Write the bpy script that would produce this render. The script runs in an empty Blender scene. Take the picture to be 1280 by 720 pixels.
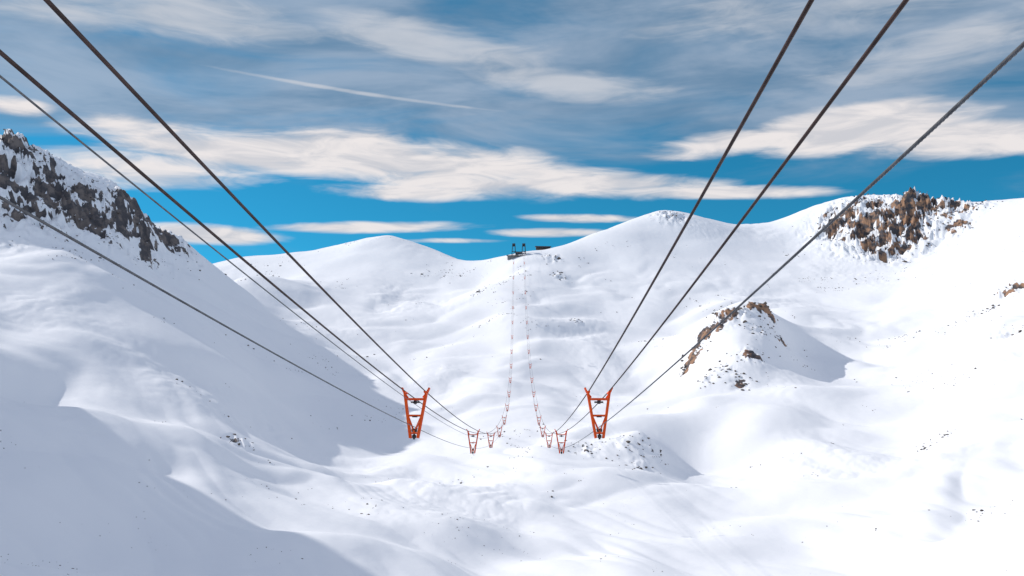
import bpy, math, random
import numpy as np
from mathutils import Vector, Matrix
random.seed(4); rng=np.random.RandomState(7)
scene=bpy.context.scene
F=960.0
def W(u,v,d): return ((u-640)/F*d, d, (360-v)/F*d)

# ------------------------------------------------------------- noise
_perm=rng.permutation(512); _perm=np.concatenate([_perm,_perm,_perm])
_ga=rng.rand(512)*2*np.pi; _gx=np.cos(_ga); _gy=np.sin(_ga)
def perlin(x,y,s=0):
    x=np.asarray(x,float)+s*17.31; y=np.asarray(y,float)+s*9.73
    xi=np.floor(x).astype(int); yi=np.floor(y).astype(int)
    xf=x-xi; yf=y-yi
    u=xf**3*(xf*(xf*6-15)+10); v=yf**3*(yf*(yf*6-15)+10)
    def g(ix,iy,dx,dy):
        h=_perm[(_perm[ix&511]+(iy&511))&511]
        return _gx[h]*dx+_gy[h]*dy
    a=g(xi,yi,xf,yf); b=g(xi+1,yi,xf-1,yf); c=g(xi,yi+1,xf,yf-1); d=g(xi+1,yi+1,xf-1,yf-1)
    return 1.41*((a*(1-u)+b*u)*(1-v)+(c*(1-u)+d*u)*v)

# ------------------------------------------------------------- terrain control points (estimated heights)
sky=[(0,165,700),(30,180,705),(60,205,708),(90,225,712),(130,240,722),(165,262,745),(205,290,785),(235,308,820),
 (350,318,1300),(300,322,1300),(430,305,1300),(470,295,1300),(487,293,1300),(510,300,1300),(550,315,1270),(590,328,1240),
 (620,322,1190),(648,317,1160),(690,310,1190),(740,292,1250),(790,275,1310),(830,263,1350),(860,268,1360),(920,280,1380),
 (960,278,1390),(1000,264,1380),(1050,247,1330),(1085,253,1280),(1130,251,1250),(1165,258,1230),(1200,259,1200),(1280,249,1150)]
inner=[(0,285,622),(0,340,540),(0,420,440),(0,500,370),(0,600,270),(0,720,190),
 (60,290,635),(120,290,682),(120,330,610),(120,380,535),(120,450,440),(120,520,375),(120,600,300),(120,720,220),
 (190,318,735),(240,350,750),(240,400,630),(240,450,530),(240,510,455),(240,600,350),(240,720,240),
 (300,345,1000),(350,350,1150),(350,390,930),(360,440,750),(360,500,600),(360,560,490),(360,640,360),(360,720,260),
 (430,335,1180),(490,330,1180),(490,360,1080),(490,400,940),(490,450,800),(490,500,680),(490,560,540),(490,640,380),(490,720,270),
 (600,350,1120),(600,400,920),(600,450,790),(600,500,670),(600,560,540),(600,640,380),(600,720,275),
 (650,335,1090),(650,360,1010),(650,400,900),(650,440,800),(650,500,680),(660,560,540),
 (740,330,1120),(740,360,1030),(740,400,920),(740,450,800),(740,500,690),(740,640,390),(740,720,290),
 (770,548,530),(800,543,525),(795,580,485),(835,585,516),(860,592,520),
 (830,300,1220),(830,340,1090),(830,380,980),(830,430,850),(830,480,740),(830,640,400),(830,720,300),
 (885,404,770),(940,382,775),(958,384,780),(925,430,700),(915,480,625),(950,530,540),(1000,442,765),(1060,452,750),
 (1000,300,1270),(1000,340,1130),(1000,385,960),(1020,480,670),(1010,570,490),(1010,640,390),(1010,720,300),
 (1060,318,1180),(1120,314,1165),(1180,300,1150),(1120,370,960),(1130,420,820),(1130,480,680),(1130,560,500),(1130,640,370),(1130,720,285),
 (1200,330,1000),(1280,300,950),(1280,350,800),(1280,400,680),(1280,460,560),(1280,540,430),(1280,640,320),(1280,720,250),
 (1500,200,1000),(1500,350,650),(1500,500,400),(1500,720,210)]
P=[]
for u,v,d in sky:
    x,y,z=W(u,v,d); P.append((x,y,z))
    k=1.17 if d>1000 else 1.2
    if 600<u<700: P.append((x*1.06,y*1.06,z-12))
    P.append((x*k,y*k,z-(0.05*d if d>1000 else 0.09*d)))
    if d>1000: P.append((x*1.6,y*1.6,-70))
for t in inner: P.append(W(*t))
P+=[(W(945,0,840)[0],840,-24),(W(900,0,850)[0],850,-33)]
# unseen left mountain, its ridge raised to cast the lower-left shadow
P+=[(-560,590,80),(-520,510,10),(-425,455,10),(-412,405,90),(-400,355,180),(-400,290,232),(-400,200,225),(-400,110,190),(-400,0,130),(-310,335,20),(-290,220,10),(-280,100,0),
    (-700,700,60),(-700,300,40),(-750,0,20),(0,-400,60),(0,0,-75),(0,120,-92),(150,100,-85),(-130,80,-75),(300,0,-60),(400,-300,40),(-400,-300,80),
    (900,0,100),(900,500,150),(0,-1200,-50)]
for a in range(0,360,20):
    P.append((3200*math.sin(math.radians(a)),3200*math.cos(math.radians(a)),-110))
    P.append((5500*math.sin(math.radians(a+10)),5500*math.cos(math.radians(a+10)),-130))
P=np.array(P); S=500.0
def phi(r2): return 0.5*r2*np.log(r2+1e-9)
n=len(P); X=P[:,:2]/S
D2=((X[:,None]-X[None])**2).sum(2)
A=np.zeros((n+3,n+3)); A[:n,:n]=phi(D2)+np.eye(n)*1e-4
A[:n,n]=1;A[:n,n+1:]=X; A[n,:n]=1;A[n+1:,:n]=X.T
coef=np.linalg.solve(A,np.concatenate([P[:,2],[0,0,0]]))
def base(x,y):
    xs=x.ravel()/S; ys=y.ravel()/S; o=np.empty(xs.size)
    for i in range(0,xs.size,40000):
        a=xs[i:i+40000];b=ys[i:i+40000]
        r2=(a[:,None]-X[None,:,0])**2+(b[:,None]-X[None,:,1])**2
        o[i:i+40000]=phi(r2)@coef[:n]+coef[n]+coef[n+1]*a+coef[n+2]*b
    return o.reshape(x.shape)
# rock regions: u,v,d,radius m, weight
rocks=[(-40,190,680,60,1),(0,180,690,40,.9),(0,215,665,50,.9),(30,250,650,34,.75),(40,215,682,38,.85),(80,245,685,36,.85),(120,262,700,30,.85),(165,274,738,26,.9),(140,285,705,22,.6),(190,285,770,16,.8),(218,297,795,20,1),(262,314,870,18,.7),
 (1055,262,1265,40,.8),(1085,250,1275,30,.9),(1090,276,1215,46,.9),(1125,275,1210,50,1),(1140,248,1248,32,1),(1158,262,1225,34,.9),(1190,266,1205,30,.85),(1200,288,1160,20,.75),(1105,302,1180,36,.9),(1175,255,1228,24,.9),(1225,262,1190,16,.6),
 (838,280,1300,22,.6),(862,415,732,8,.75),(872,410,742,10,.85),(888,403,752,13,.9),(905,395,762,14,.95),(922,388,768,12,.9),(942,380,776,11,1),(956,382,782,9,.9),(938,442,682,11,.85),(905,455,665,9,.7),(925,472,640,8,.7),(880,465,655,7,.6),(975,415,750,9,.6),(945,405,735,9,.6),
 (735,562,505,8,.8),(785,560,508,9,.75),(800,575,490,8,.7),(815,558,512,7,.65),(790,590,470,7,.6),(1180,565,490,8,.6),(1155,575,480,6,.55),(1095,482,675,6,.9),(300,545,430,6,.9),(1270,345,800,16,.7),(1235,365,790,10,.55),(1262,400,680,11,.6),
 (690,325,1130,12,.5),(720,400,900,8,.5),(700,345,1060,10,.5),(600,375,1010,7,.5)]
rc=[(W(u,v,d)[0],d,r,w) for u,v,d,r,w in rocks]
spk=[(1140,1238,19,14),(1078,1262,12,12),(1098,1225,11,12),(1180,1218,13,9),(1124,1205,11,10),(1160,1235,11,8),(1112,1190,7,9),(1060,1270,5,9),(1200,1205,7,7),
 (10,690,7,8),(45,690,7,6),(70,700,5,5),(100,707,7,6),(125,718,5,4),(150,738,9,5),(172,755,6,4),(192,772,6,4),(218,795,14,6),(232,812,7,4),(262,860,6,5),(30,668,6,8),(85,690,5,7),(955,781,6,4),(942,777,5,4),(922,769,4,4),(905,764,5,4)]
spk=[((u-640)/F*d,d,h,r) for u,d,h,r in spk]
def rockmask(x,y):
    m=np.zeros(x.shape); ma=np.zeros(x.shape)
    for cx,cy,r,w in rc:
        g=w*np.exp(-(((x-cx)**2+(y-cy)**2)/(r*r)))
        m=np.maximum(m,g); ma=np.maximum(ma,g*min(1,max(.22,r/38)))
    return m,ma
def bil(p): return np.sqrt(p*p+.004)
def height(x,y):
    z=base(x,y)
    r=np.sqrt(x*x+y*y)
    wx=x+24*perlin(x/90,y/90,3); wy=y+24*perlin(x/90,y/90,4)
    dm=np.clip(1.15-r/2200,.4,1)
    sk=np.clip((1250-r)/250,.35,1)
    z=z+dm*sk*(10.5*perlin(wx/160,wy/125,1)+8.0*perlin(wx/72,wy/52,2))
    z=z+dm*sk*10.0*(bil(perlin(wx/90,wy/64,5))-.3)
    # wind-packed folds running down towards the right in the near bowl
    nb=np.clip((640-r)/220,0,1)*np.clip((x+260)/80,0,1)
    ac=wx*.62+wy*.78; al=wx*.78-wy*.62
    z=z+nb*(4.2*(bil(perlin(ac/34,al/150,61))-.3)+1.3*(bil(perlin(ac/13,al/70,62))-.3))
    loc=np.clip(perlin(x/200,y/200,50)*1.6+.5,.12,1)
    z=z+dm*2.8*loc*(bil(perlin(wx/38,wy/29,6))-.3)
    z=z+loc*.6*perlin(wx/20,wy/16,7)+0.10*perlin(x/8,y/7,8)
    q=np.clip(perlin(x/130,y/130,12)*2.2-.3,0,1)
    z=z+q*(1.0*bil(perlin(x/12,y/12,13))+.35*bil(perlin(x/5,y/5,14)))
    m,ma=rockmask(x,y)
    big=np.clip(r/800,.6,1.3)
    jx=x+5*perlin(x/16,y/16,24); jy=y+5*perlin(x/16,y/16,25)
    rid=1-np.abs(perlin(jx/36,jy/36,20))*2; rid2=1-np.abs(perlin(jx/14,jy/14,21))*2; rid3=1-np.abs(perlin(jx/6,jy/6,22))*2
    z=z+big*ma**.85*(11*(rid-.5)+12*(rid2-.5)+7*(rid3-.5)+2.6*perlin(x/2.6,y/2.6,23))
    for cx,cy,h,rr in spk:
        z=z+h*np.exp(-(np.sqrt((jx-cx)**2+(jy-cy)**2+1)/rr)**1.4)
    att=m*.75+1.3*m**.5*(perlin(x/24,y/24,40)*.65+perlin(x/9,y/9,41)*.65+perlin(x/3.2,y/3.2,42)*.4)-.06*(x<-200)
    return z,np.where(m>.03,att,0)
dense=np.radians(np.linspace(-37,37,1040))
side=np.radians(37+ (180-37)*np.linspace(0,1,130)[1:]**1.3)
ang=np.concatenate([-side[::-1][1:],dense,side])
rad=np.concatenate([np.geomspace(4,150,40)[:-1],np.geomspace(150,1480,860),np.geomspace(1480,9000,50)[1:]])
TH,R=np.meshgrid(ang,rad)
GX=R*np.sin(TH); GY=R*np.cos(TH)
GZ,GM=height(GX,GY)
nr,na=GX.shape
co=np.stack([GX,GY,GZ],-1).reshape(-1,3)
idx=np.arange(nr*na).reshape(nr,na)
nxt=np.roll(idx,-1,axis=1)
q=np.stack([idx[:-1],nxt[:-1],nxt[1:],idx[1:]],-1).reshape(-1,4)
q=q[:,::-1]
cz=float(GZ[0].mean())
co=np.vstack([co,[0,0,cz]]); ci=len(co)-1
tri=np.stack([np.full(na,ci),nxt[0],idx[0]],-1)
tri=tri[:,::-1]
me=bpy.data.meshes.new('snow_terrain')
me.vertices.add(len(co)); me.vertices.foreach_set('co',co.ravel())
nl=q.size+tri.size
me.loops.add(nl); me.loops.foreach_set('vertex_index',np.concatenate([q.ravel(),tri.ravel()]).astype(np.int32))
me.polygons.add(len(q)+len(tri))
ls=np.concatenate([np.arange(len(q))*4,q.size+np.arange(len(tri))*3]).astype(np.int32)
me.polygons.foreach_set('loop_start',ls)
me.polygons.foreach_set('use_smooth',np.ones(len(ls),bool))
me.update(calc_edges=True); me.validate()
at=me.attributes.new('rock','FLOAT','POINT'); at.data.foreach_set('value',np.append(GM.ravel(),0).astype(np.float32))
terrain=bpy.data.objects.new('snow_terrain',me); scene.collection.objects.link(terrain)

# ------------------------------------------------------------- node helpers
class NT:
    def __init__(s,nt): s.nt=nt
    def n(s,t,**k):
        nd=s.nt.nodes.new(t)
        for a,b in k.items(): setattr(nd,a,b)
        return nd
    def set(s,sock,v):
        if isinstance(v,bpy.types.NodeSocket): s.nt.links.new(v,sock)
        elif v is not None: sock.default_value=v
    def m(s,op,a,b=None,c=None,clamp=False):
        nd=s.n('ShaderNodeMath',operation=op,use_clamp=clamp)
        s.set(nd.inputs[0],a); s.set(nd.inputs[1],b)
        if c is not None: s.set(nd.inputs[2],c)
        return nd.outputs[0]
    def ss(s,v,a,b,lo=0.,hi=1.):
        nd=s.n('ShaderNodeMapRange',interpolation_type='SMOOTHSTEP')
        for i,x in enumerate((v,a,b,lo,hi)): s.set(nd.inputs[i],x)
        return nd.outputs[0]
    def mix(s,f,a,b):
        nd=s.n('ShaderNodeMix',data_type='RGBA'); s.set(nd.inputs[0],f)
        for i,x in ((6,a),(7,b)):
            if isinstance(x,tuple) and len(x)==3: x=x+(1,)
            s.set(nd.inputs[i],x)
        return nd.outputs[2]
    def noise(s,vec,scale,detail=4,rough=.5,dist=0):
        nd=s.n('ShaderNodeTexNoise'); s.set(nd.inputs['Vector'],vec)
        nd.inputs['Scale'].default_value=scale; nd.inputs['Detail'].default_value=detail
        nd.inputs['Roughness'].default_value=rough; nd.inputs['Distortion'].default_value=dist
        return nd.outputs[0]
def newmat(name):
    m=bpy.data.materials.new(name); m.use_nodes=True
    t=NT(m.node_tree); b=m.node_tree.nodes['Principled BSDF']
    return m,t,b
# snow + rock
mt,t,b=newmat('snow_and_rock')
tc=t.n('ShaderNodeTexCoord').outputs['Object']
geo=t.n('ShaderNodeNewGeometry'); sep=t.n('ShaderNodeSeparateXYZ'); t.set(sep.inputs[0],geo.outputs['Normal'])
ra=t.n('ShaderNodeAttribute',attribute_name='rock').outputs['Fac']
n2=t.noise(tc,.45,3,.65)
f=t.m('ADD',ra,t.m('MULTIPLY',t.m('SUBTRACT',n2,.5),.7))
f=t.m('ADD',f,t.m('MULTIPLY',t.m('SUBTRACT',.70,sep.outputs[2]),1.6))
f=t.m('MULTIPLY',f,t.ss(ra,.0,.12))
rf=t.ss(f,.46,.56)
sxyz=t.n('ShaderNodeSeparateXYZ'); t.set(sxyz.inputs[0],tc)
east=t.ss(sxyz.outputs[0],-250.,250.)
n3=t.noise(tc,.10,4,.65)
rust=t.mix(east,(.19,.16,.145),(.36,.21,.13))
rcol=t.mix(t.ss(n3,.42,.62),(.085,.08,.085),rust)
t.set(b.inputs['Base Color'],t.mix(rf,(.86,.866,.88),rcol))
b.inputs['Roughness'].default_value=.8
b.inputs['Specular IOR Level'].default_value=.1
bp=t.n('ShaderNodeBump'); bp.inputs['Strength'].default_value=.2; bp.inputs['Distance'].default_value=1.0
t.set(bp.inputs['Height'],t.noise(tc,.14,2,.5)); t.set(b.inputs['Normal'],bp.outputs[0])
me.materials.append(mt)

def simple(name,c1,c2,scale=4,rough=.6,metal=0.,bump=.0,spec=.4):
    m,t,b=newmat(name); tc=t.n('ShaderNodeTexCoord').outputs['Object']
    nz=t.noise(tc,scale,3,.6)
    t.set(b.inputs['Base Color'],t.mix(t.ss(nz,.35,.65),c1,c2))
    b.inputs['Roughness'].default_value=rough; b.inputs['Metallic'].default_value=metal; b.inputs['Specular IOR Level'].default_value=spec
    if bump:
        bp=t.n('ShaderNodeBump'); bp.inputs['Distance'].default_value=bump; t.set(bp.inputs['Height'],nz); t.set(b.inputs['Normal'],bp.outputs[0])
    return m
M_red=simple('orange_red_paint',(.92,.115,.008),(.80,.085,.008),3,.55,spec=.2)
M_dark=simple('dark_steel',(.03,.03,.035),(.07,.065,.06),6,.5,.5)
M_rope=simple('greased_track_rope',(.040,.024,.020),(.075,.045,.038),1.5,.6,.2,spec=.25)
M_haul=simple('galvanised_haul_rope',(.15,.15,.155),(.09,.09,.095),2.5,.5,.5)
M_stone=simple('stone',(.06,.055,.05),(.15,.12,.10),.8,.9)
M_conc=simple('concrete',(.18,.18,.18),(.28,.27,.26),.5,.85)
M_wood=simple('weathered_timber',(.06,.04,.03),(.11,.075,.05),.8,.8)
M_glass=simple('window_glass',(.02,.03,.045),(.03,.04,.06),1,.15)
M_roof=simple('roof_sheet',(.05,.055,.07),(.09,.09,.11),.6,.5)

# ------------------------------------------------------------- mesh helper
class MB:
    def __init__(s): s.v=[];s.f=[];s.m=[];s.mats=[]
    def mi(s,m):
        if m not in s.mats: s.mats.append(m)
        return s.mats.index(m)
    def prism(s,a,b,w,h,mat,up=Vector((0,1,0))):
        a=Vector(a);b=Vector(b);d=(b-a).normalized()
        if abs(d.dot(up))>.95: up=Vector((1,0,0))
        sx=d.cross(up).normalized(); sy=sx.cross(d).normalized(); k=len(s.v)
        for p in (a,b):
            for i,j in ((-1,-1),(1,-1),(1,1),(-1,1)): s.v.append(p+sx*i*w/2+sy*j*h/2)
        for f in ((3,2,1,0),(4,5,6,7),(0,1,5,4),(1,2,6,5),(2,3,7,6),(3,0,4,7)): s.f.append([k+i for i in f]); s.m.append(s.mi(mat))
    def box(s,c,sz,mat):
        x,y,z=c; s.prism((x,y,z-sz[2]/2),(x,y,z+sz[2]/2),sz[0],sz[1],mat)
    def cyl(s,a,b,r,mat,n=14,r2=None):
        a=Vector(a);b=Vector(b);d=(b-a).normalized(); up=Vector((0,0,1)) if abs(d.z)<.9 else Vector((1,0,0))
        sx=d.cross(up).normalized(); sy=sx.cross(d); k=len(s.v); r2=r if r2 is None else r2
        for p,rr in ((a,r),(b,r2)):
            for i in range(n):
                t=2*math.pi*i/n; s.v.append(p+sx*math.cos(t)*rr+sy*math.sin(t)*rr)
        for i in range(n): s.f.append([k+i,k+(i+1)%n,k+n+(i+1)%n,k+n+i]); s.m.append(s.mi(mat))
        s.f.append([k+i for i in range(n)][::-1]); s.f.append([k+n+i for i in range(n)]); s.m+= [s.mi(mat)]*2
    def mesh(s,name):
        m=bpy.data.meshes.new(name); m.from_pydata([tuple(v) for v in s.v],[],s.f)
        for x in s.mats: m.materials.append(x)
        m.polygons.foreach_set('material_index',s.m); m.update(); return m

# ------------------------------------------------------------- rope geometry
cd=np.array([63,130,200,267,343,465,720,1150.]); cxs=np.array([-.40,.88,2.1,3.15,4.3,5.7,7.5,10.2])
def tx(d):
    d=np.asarray(d,float)
    sl=np.gradient(cxs,cd); sl[0]=.0188
    i=np.clip(np.searchsorted(cd,d)-1,0,len(cd)-2); h=cd[i+1]-cd[i]; t=(d-cd[i])/h
    H=(2*t**3-3*t**2+1)*cxs[i]+(t**3-2*t**2+t)*h*sl[i]+(-2*t**3+3*t**2)*cxs[i+1]+(t**3-t**2)*h*sl[i+1]
    return np.where(d<63,cxs[0]+.0188*(d-63),H)
def tz(d): d=np.asarray(d,float); return -8.5-.1936*(d-63)+.0002943*(d-63)*(d-267)
HS=7.5
def rope(name,side,ox,oz,r,mat,nz=0.,lay=0.):
    ds=np.concatenate([np.arange(-60,3,1.5),np.arange(3,45,.05 if lay else .5),np.arange(45,130,.5),np.arange(130,1150,8),[1150]])
    x=tx(ds)+side*HS+ox; z=tz(ds)+oz+nz*np.clip(1-ds/63,0,2); n=12
    ph=ds*2*math.pi/.6
    th=np.arange(n)*2*math.pi/n
    rr=r*(1+lay*np.cos(6*th))[None,:]*np.ones((len(ds),1))
    near=(ds>=3)&(ds<45)&(lay>0); rr[~near]=r
    a=np.where(near[:,None],th[None]+ph[:,None],th[None]+0*ph[:,None])
    V=np.stack([x[:,None]+rr*np.cos(a),ds[:,None]+0*a,z[:,None]+rr*np.sin(a)],-1).reshape(-1,3)
    I=np.arange(len(ds)*n).reshape(-1,n); J=np.roll(I,-1,1)
    brk=np.where(np.diff(near.astype(int))!=0)[0]
    q=np.stack([I[:-1],I[1:],J[1:],J[:-1]],-1)
    q=np.delete(q,brk,axis=0).reshape(-1,4)
    m=bpy.data.meshes.new(name); m.from_pydata(V.tolist(),[],q.tolist()); m.materials.append(mat)
    m.polygons.foreach_set('use_smooth',np.ones(len(m.polygons),bool)); m.update()
    o=bpy.data.objects.new(name,m); scene.collection.objects.link(o); return o
rope('track_cable',-1,.83,0,.046,M_rope,.12); rope('track_cable',-1,-.83,0,.046,M_rope,-.08)
rope('track_cable',1,-.83,0,.046,M_rope,.53); rope('track_cable',1,.83,0,.046,M_rope,.48)
rope('haul_cable',-1,0,-2.95,.028,M_haul,-.42,.08); rope('haul_cable',1,0,-2.95,.030,M_haul,-.2,.10)
rope('haul_cable',-1,-.1,-1.0,.022,M_haul,-.14)

# ------------------------------------------------------------- slack rope carrier frame
c=MB()
for y in (-.28,.28):
    for s in (-1,1):
        c.prism((s*.90,y,.02),(s*.30,y,-3.75),.17,.13,M_red)
    c.prism((-.80,y,-.62),(.80,y,-.62),.12,.16,M_red)
    c.prism((-.58,y,-1.95),(.58,y,-1.95),.11,.15,M_red)
    c.prism((-.36,y,-3.35),(.36,y,-3.35),.11,.16,M_red)
    c.prism((-.55,y,-1.95),(0,y*1.02,-3.3),.07,.08,M_red); c.prism((.55,y,-1.95),(0,y,-3.3),.07,.08,M_red)
for s in (-1,1):
    for z,x in ((-.3,.85),(-1.3,.69),(-2.6,.485),(-3.7,.31)):
        c.prism((s*x,-.28,z),(s*x,.28,z),.09,.09,M_red)
    c.prism((s*.83,-.75,-.08),(s*.83,.75,-.08),.17,.12,M_red,Vector((0,0,1)))
    c.prism((s*.96,-.3,-.05),(s*1.10,-.18,.26),.10,.16,M_red); c.prism((s*.96,.3,-.05),(s*1.10,.18,.26),.10,.16,M_red)
    c.prism((s*1.10,-.26,.26),(s*1.10,.26,.26),.13,.10,M_red,Vector((0,0,1)))
    c.prism((s*.93,0,-.1),(s*.62,0,-.5),.12,.4,M_red)
c.cyl((-.36,0,-.86),(.36,0,-.86),.07,M_dark); c.cyl((-.12,0,-.86),(.12,0,-.86),.15,M_dark)
for y in (-.2,.2): c.cyl((-.20,y,-3.12),(.20,y,-3.12),.13,M_dark)
c.prism((-.2,0,-2.0),(.2,0,-2.0),.16,.3,M_dark)
c.cyl((-.15,0,-3.62),(.15,0,-3.62),.13,M_dark); c.prism((0,0,-3.1),(0,0,-3.85),.14,.24,M_dark)
cm=c.mesh('cable_carrier')
for i in range(16):
    d=63+i*67.6
    if d>1120: break
    for s in (-1,1):
        o=bpy.data.objects.new('cable_carrier',cm); scene.collection.objects.link(o)
        o.location=(float(tx(d))+s*HS,d,float(tz(d)))
        o.rotation_euler=(math.atan(-.1936+.0002943*(2*d-330)),0,random.uniform(-.03,.03))

# ------------------------------------------------------------- stations on the pass
def empty(name,loc):
    e=bpy.data.objects.new(name,None); e.location=loc; scene.collection.objects.link(e); return e
def child(mb,name,par):
    o=bpy.data.objects.new(name,mb.mesh(name)); o.parent=par; scene.collection.objects.link(o); return o
gz=float(height(np.array([9.5]),np.array([1150.]))[0][0]); print('pass height',gz)
st=empty('cable_car_station',(10.2,1150,max(gz-1,46)))
H=float(tz(1150))-st.location.z; print('H',H)
m=MB(); m.box((0,4,-2),(34,16,6),M_conc); m.box((0,3,1.25),(37,19,.6),M_wood); child(m,'platform',st)
m=MB()
for s in (-1,1):
    x=s*7.5
    for dx in (-2.6,2.6):
        for y in (0,7): m.prism((x+dx*1.15,y,1.5),(x+dx*.7,y,H+1.5),.9,.9,M_dark)
        m.prism((x+dx,0,H*.45),(x+dx,7,H*.45),.5,.5,M_dark)
    for y in (0,7):
        m.prism((x-3.1,y,H*.45),(x+3.1,y,H*.45),.6,.6,M_dark); m.prism((x-2.2,y,H+1.5),(x+2.2,y,H+1.5),.7,.7,M_dark)
        m.prism((x-2.8,y,2),(x+2.3,y,H*.45),.4,.4,M_dark)
    m.box((x,3.5,H+2.5),(4.6,8,1.6),M_roof); m.cyl((x-1.4,3,H+.3),(x+1.4,3,H+.3),1.6,M_dark)
child(m,'pylons',st)
m=MB(); m.box((0,10,4.2),(9,9,5.4),M_conc); m.box((0,10,7.2),(10,10,.6),M_roof)
for i in range(4): m.box((-3+2*i,5.45,4.6),(1.3,.12,1.6),M_glass)
child(m,'machine_house',st)
m=MB()
for x in (-17,-12,12,17): m.prism((x,-5,1.5),(x,-5,3),.25,.25,M_dark)
m.prism((-17,-5,3),(17,-5,3),.2,.2,M_dark); child(m,'railing',st)
hx,hy=W(679,308,1185)[:2]; hz=float(height(np.array([hx]),np.array([hy]))[0][0])
hut=empty('mountain_lodge',(hx,hy,max(hz,W(679,311,1185)[2])))
m=MB(); m.box((0,5,1.0),(22,10,4.8),M_wood); child(m,'walls',hut)
m=MB(); m.prism((-12.5,2,3.9),(12.5,2,3.5),.7,8,M_roof,Vector((0,1,0))); m.prism((-12.5,9,3.5),(12.5,9,3.1),.7,7,M_roof); child(m,'roof',hut)
m=MB()
for i in range(7): m.box((-9+3*i,-.05,1.6),(1.6,.14,1.5),M_glass)
child(m,'windows',hut)

# ------------------------------------------------------------- stones
def ico():
    import bmesh
    bm=bmesh.new(); bmesh.ops.create_icosphere(bm,subdivisions=1,radius=1)
    v=np.array([p.co[:] for p in bm.verts]); f=np.array([[x.index for x in q.verts] for q in bm.faces]); bm.free(); return v,f
iv,if_=ico()
pts=[]
N=34000
a=np.radians(rng.uniform(-36,36,N)); r=np.sqrt(rng.uniform(170**2,1350**2,N)); xx=r*np.sin(a); yy=r*np.cos(a)
dn=perlin(xx/90,yy/90,31)*.7+perlin(xx/28,yy/28,32)*.6+perlin(xx/9,yy/9,33)*.4
keep=dn>.47
for x,y in zip(xx[keep],yy[keep]): pts.append((x,y,abs(rng.normal(0,.22))+.10))
N=3600
a=np.radians(rng.uniform(-36,25,N)); r=rng.uniform(170,480,N); xx=r*np.sin(a); yy=r*np.cos(a)
dn=perlin(xx/60,yy/60,35)*.7+perlin(xx/18,yy/18,36)*.6; k2=dn>.32
for x,y in zip(xx[k2],yy[k2]): pts.append((x,y,abs(rng.normal(0,.12))+.05))
for cx,cy,rr,w in rc:
    for _ in range(int(12+rr*1.2)): pts.append((cx+rng.normal()*rr*.8,cy+rng.normal()*rr*.8,abs(rng.normal(0,.38))+.15))
pts=np.array(pts); pz=height(pts[:,0],pts[:,1])[0]
V=[];Fc=[]
for i,(x,y,s) in enumerate(pts):
    s*= (0.7+y/900)
    v=iv*(1+rng.uniform(-.35,.35,(len(iv),1)))*np.array([s*rng.uniform(.7,1.5),s*rng.uniform(.7,1.5),s*rng.uniform(.4,.9)])
    V.append(v+np.array([x,y,pz[i]])); Fc.append(if_+i*len(iv))
V=np.concatenate(V);Fc=np.concatenate(Fc)
m=bpy.data.meshes.new('scattered_rocks'); m.from_pydata(V.tolist(),[],Fc.tolist()); m.materials.append(M_stone); m.update()
scene.collection.objects.link(bpy.data.objects.new('scattered_rocks',m)); print('stones',len(pts))

# ------------------------------------------------------------- sun and sky
EL=math.radians(32.5); AZ=math.radians(-73)
sd=Vector((math.sin(AZ)*math.cos(EL),math.cos(AZ)*math.cos(EL),math.sin(EL)))
L=bpy.data.lights.new('sun','SUN'); L.energy=3.5; L.angle=math.radians(.53); L.color=(1,.95,.895)
lo=bpy.data.objects.new('sun',L); lo.rotation_euler=sd.to_track_quat('Z','Y').to_euler(); scene.collection.objects.link(lo)
w=bpy.data.worlds.new('World'); scene.world=w; w.use_nodes=True; w.node_tree.nodes.clear(); t=NT(w.node_tree)
out=t.n('ShaderNodeOutputWorld'); bg=t.n('ShaderNodeBackground'); t.nt.links.new(bg.outputs[0],out.inputs[0]); bg.inputs[1].default_value=.1
g=t.n('ShaderNodeTexCoord').outputs['Generated']
sp=t.n('ShaderNodeSeparateXYZ'); t.set(sp.inputs[0],g); gx,gy,gzz=sp.outputs
skyn=t.n('ShaderNodeTexSky',sky_type='NISHITA',sun_disc=False); skyn.sun_elevation=EL; skyn.sun_rotation=AZ; skyn.altitude=2800; skyn.air_density=1.0; skyn.dust_density=.2; skyn.ozone_density=2.0
cv=t.n('ShaderNodeCombineXYZ'); t.set(cv.inputs[0],gx);t.set(cv.inputs[1],gy);t.set(cv.inputs[2],t.m('ADD',t.m('MAXIMUM',gzz,0.),.20))
t.set(skyn.inputs[0],cv.outputs[0])
vm=t.n('ShaderNodeVectorMath',operation='MULTIPLY'); t.set(vm.inputs[0],skyn.outputs[0]); vm.inputs[1].default_value=(.20,1.30,1.36)
blue=vm.outputs[0]
az=t.m('ARCTAN2',gx,gy); el=t.m('ARCSINE',gzz)
cc=t.n('ShaderNodeCombineXYZ'); t.set(cc.inputs[0],t.m('MULTIPLY',az,3.2)); t.set(cc.inputs[1],t.m('MULTIPLY',el,15.)); cvec=cc.outputs[0]
ae=t.n('ShaderNodeCombineXYZ'); t.set(ae.inputs[0],az); t.set(ae.inputs[1],el); aev=ae.outputs[0]
nA=t.noise(cvec,1.1,5,.56,.6); nB=t.noise(cvec,3.0,5,.58,.9)
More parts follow.
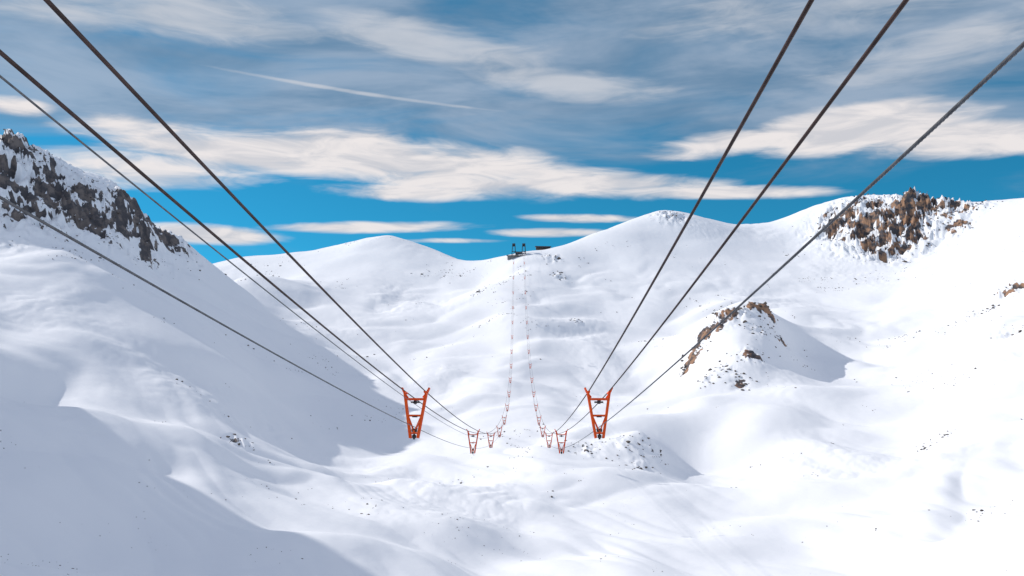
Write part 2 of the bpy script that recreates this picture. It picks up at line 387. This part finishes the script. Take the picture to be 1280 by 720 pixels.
def blob(u,v,hw,hh,sl,wt):
    A0=math.atan((u-640)/F); E0=math.atan((360-v)/F*math.cos(A0)); k=math.cos(A0)**2
    mp=t.n('ShaderNodeMapping',vector_type='TEXTURE'); t.set(mp.inputs[0],aev)
    mp.inputs[1].default_value=(A0,E0,0); mp.inputs[2].default_value=(0,0,-math.atan(sl)); mp.inputs[3].default_value=(hw/F*k,hh/F*math.cos(A0),1)
    dp=t.n('ShaderNodeVectorMath',operation='DOT_PRODUCT'); t.set(dp.inputs[0],mp.outputs[0]); t.set(dp.inputs[1],mp.outputs[0])
    return t.m('MULTIPLY_ADD',dp.outputs['Value'],-wt,wt)
def field(bl):
    r=-1.5
    for b_ in bl: r=t.m('MAXIMUM',blob(*b_),r)
    return r
crisp=field([(330,190,230,27,.04,1),(180,212,170,26,.02,.9),(540,208,230,36,.10,1.1),(730,228,200,20,.07,1.1),(900,241,150,10,.03,1.1),(500,240,110,12,0,.8),
 (900,182,100,17,-.05,1),(1070,160,160,30,-.1,1.1),(1215,176,160,25,.05,1.1),
 (450,284,150,8,-.02,.9),(260,292,110,13,.02,1),(730,273,80,6,.02,.9),(690,291,80,6,0,.8),(560,301,70,3.5,0,.7),(15,132,50,12,0,.8),(1110,133,90,10,-.06,.8)])
soft=field([(540,52,150,26,.12,1),(720,108,130,20,.1,1),(160,10,260,34,0,1),(430,113,180,2.2,.10,.55),(1180,60,160,30,-.1,.6),(1000,20,200,30,0,.5)])
fc=t.m('ADD',crisp,t.m('ADD',t.m('MULTIPLY',t.m('SUBTRACT',nA,.5),2.5),t.m('MULTIPLY',t.m('SUBTRACT',nB,.5),1.2)))
mc=t.ss(fc,-.2,.9)
fs=t.m('ADD',soft,t.m('ADD',t.m('MULTIPLY',t.m('SUBTRACT',nA,.5),1.8),t.m('MULTIPLY',t.m('SUBTRACT',nB,.5),2.0)))
ms=t.m('MULTIPLY',t.ss(fs,-.3,1.2),.66)
vv=t.m('ADD',t.ss(el,.10,.25),t.m('MULTIPLY',t.m('SUBTRACT',nA,.5),2.2))
veil=t.m('MULTIPLY',t.ss(vv,.1,1.1),.82)
veil=t.m('MAXIMUM',veil,t.m('MULTIPLY',t.ss(el,.36,.7),.9))  # unseen overhead cloud cover, added bright for ambient light
nC=t.noise(cvec,1.0,5,.6,.4)
vcol=t.mix(t.ss(nC,.33,.66),(1.7,2.75,4.1),(3.8,4.6,5.8))
vcol=t.mix(t.ss(el,.36,.8),vcol,(4.9,5.4,6.9))
col=t.mix(veil,blue,vcol)
col=t.mix(ms,col,(6.7,6.8,7.2))
ccol=t.mix(t.ss(nB,.33,.62),(6.3,6.3,6.7),(8.7,8.2,8.1))
col=t.mix(t.m('MULTIPLY',mc,.96),col,ccol)
t.set(bg.inputs[0],col)

# ------------------------------------------------------------- camera
cam=bpy.data.cameras.new('camera'); cam.lens=27; cam.sensor_width=36; cam.clip_end=20000; cam.clip_start=.1
co_=bpy.data.objects.new('camera',cam); co_.location=(0,0,0); co_.rotation_euler=(math.radians(90),0,0); scene.collection.objects.link(co_); scene.camera=co_
scene.view_settings.view_transform='Standard'; scene.view_settings.look='None'; scene.view_settings.exposure=0
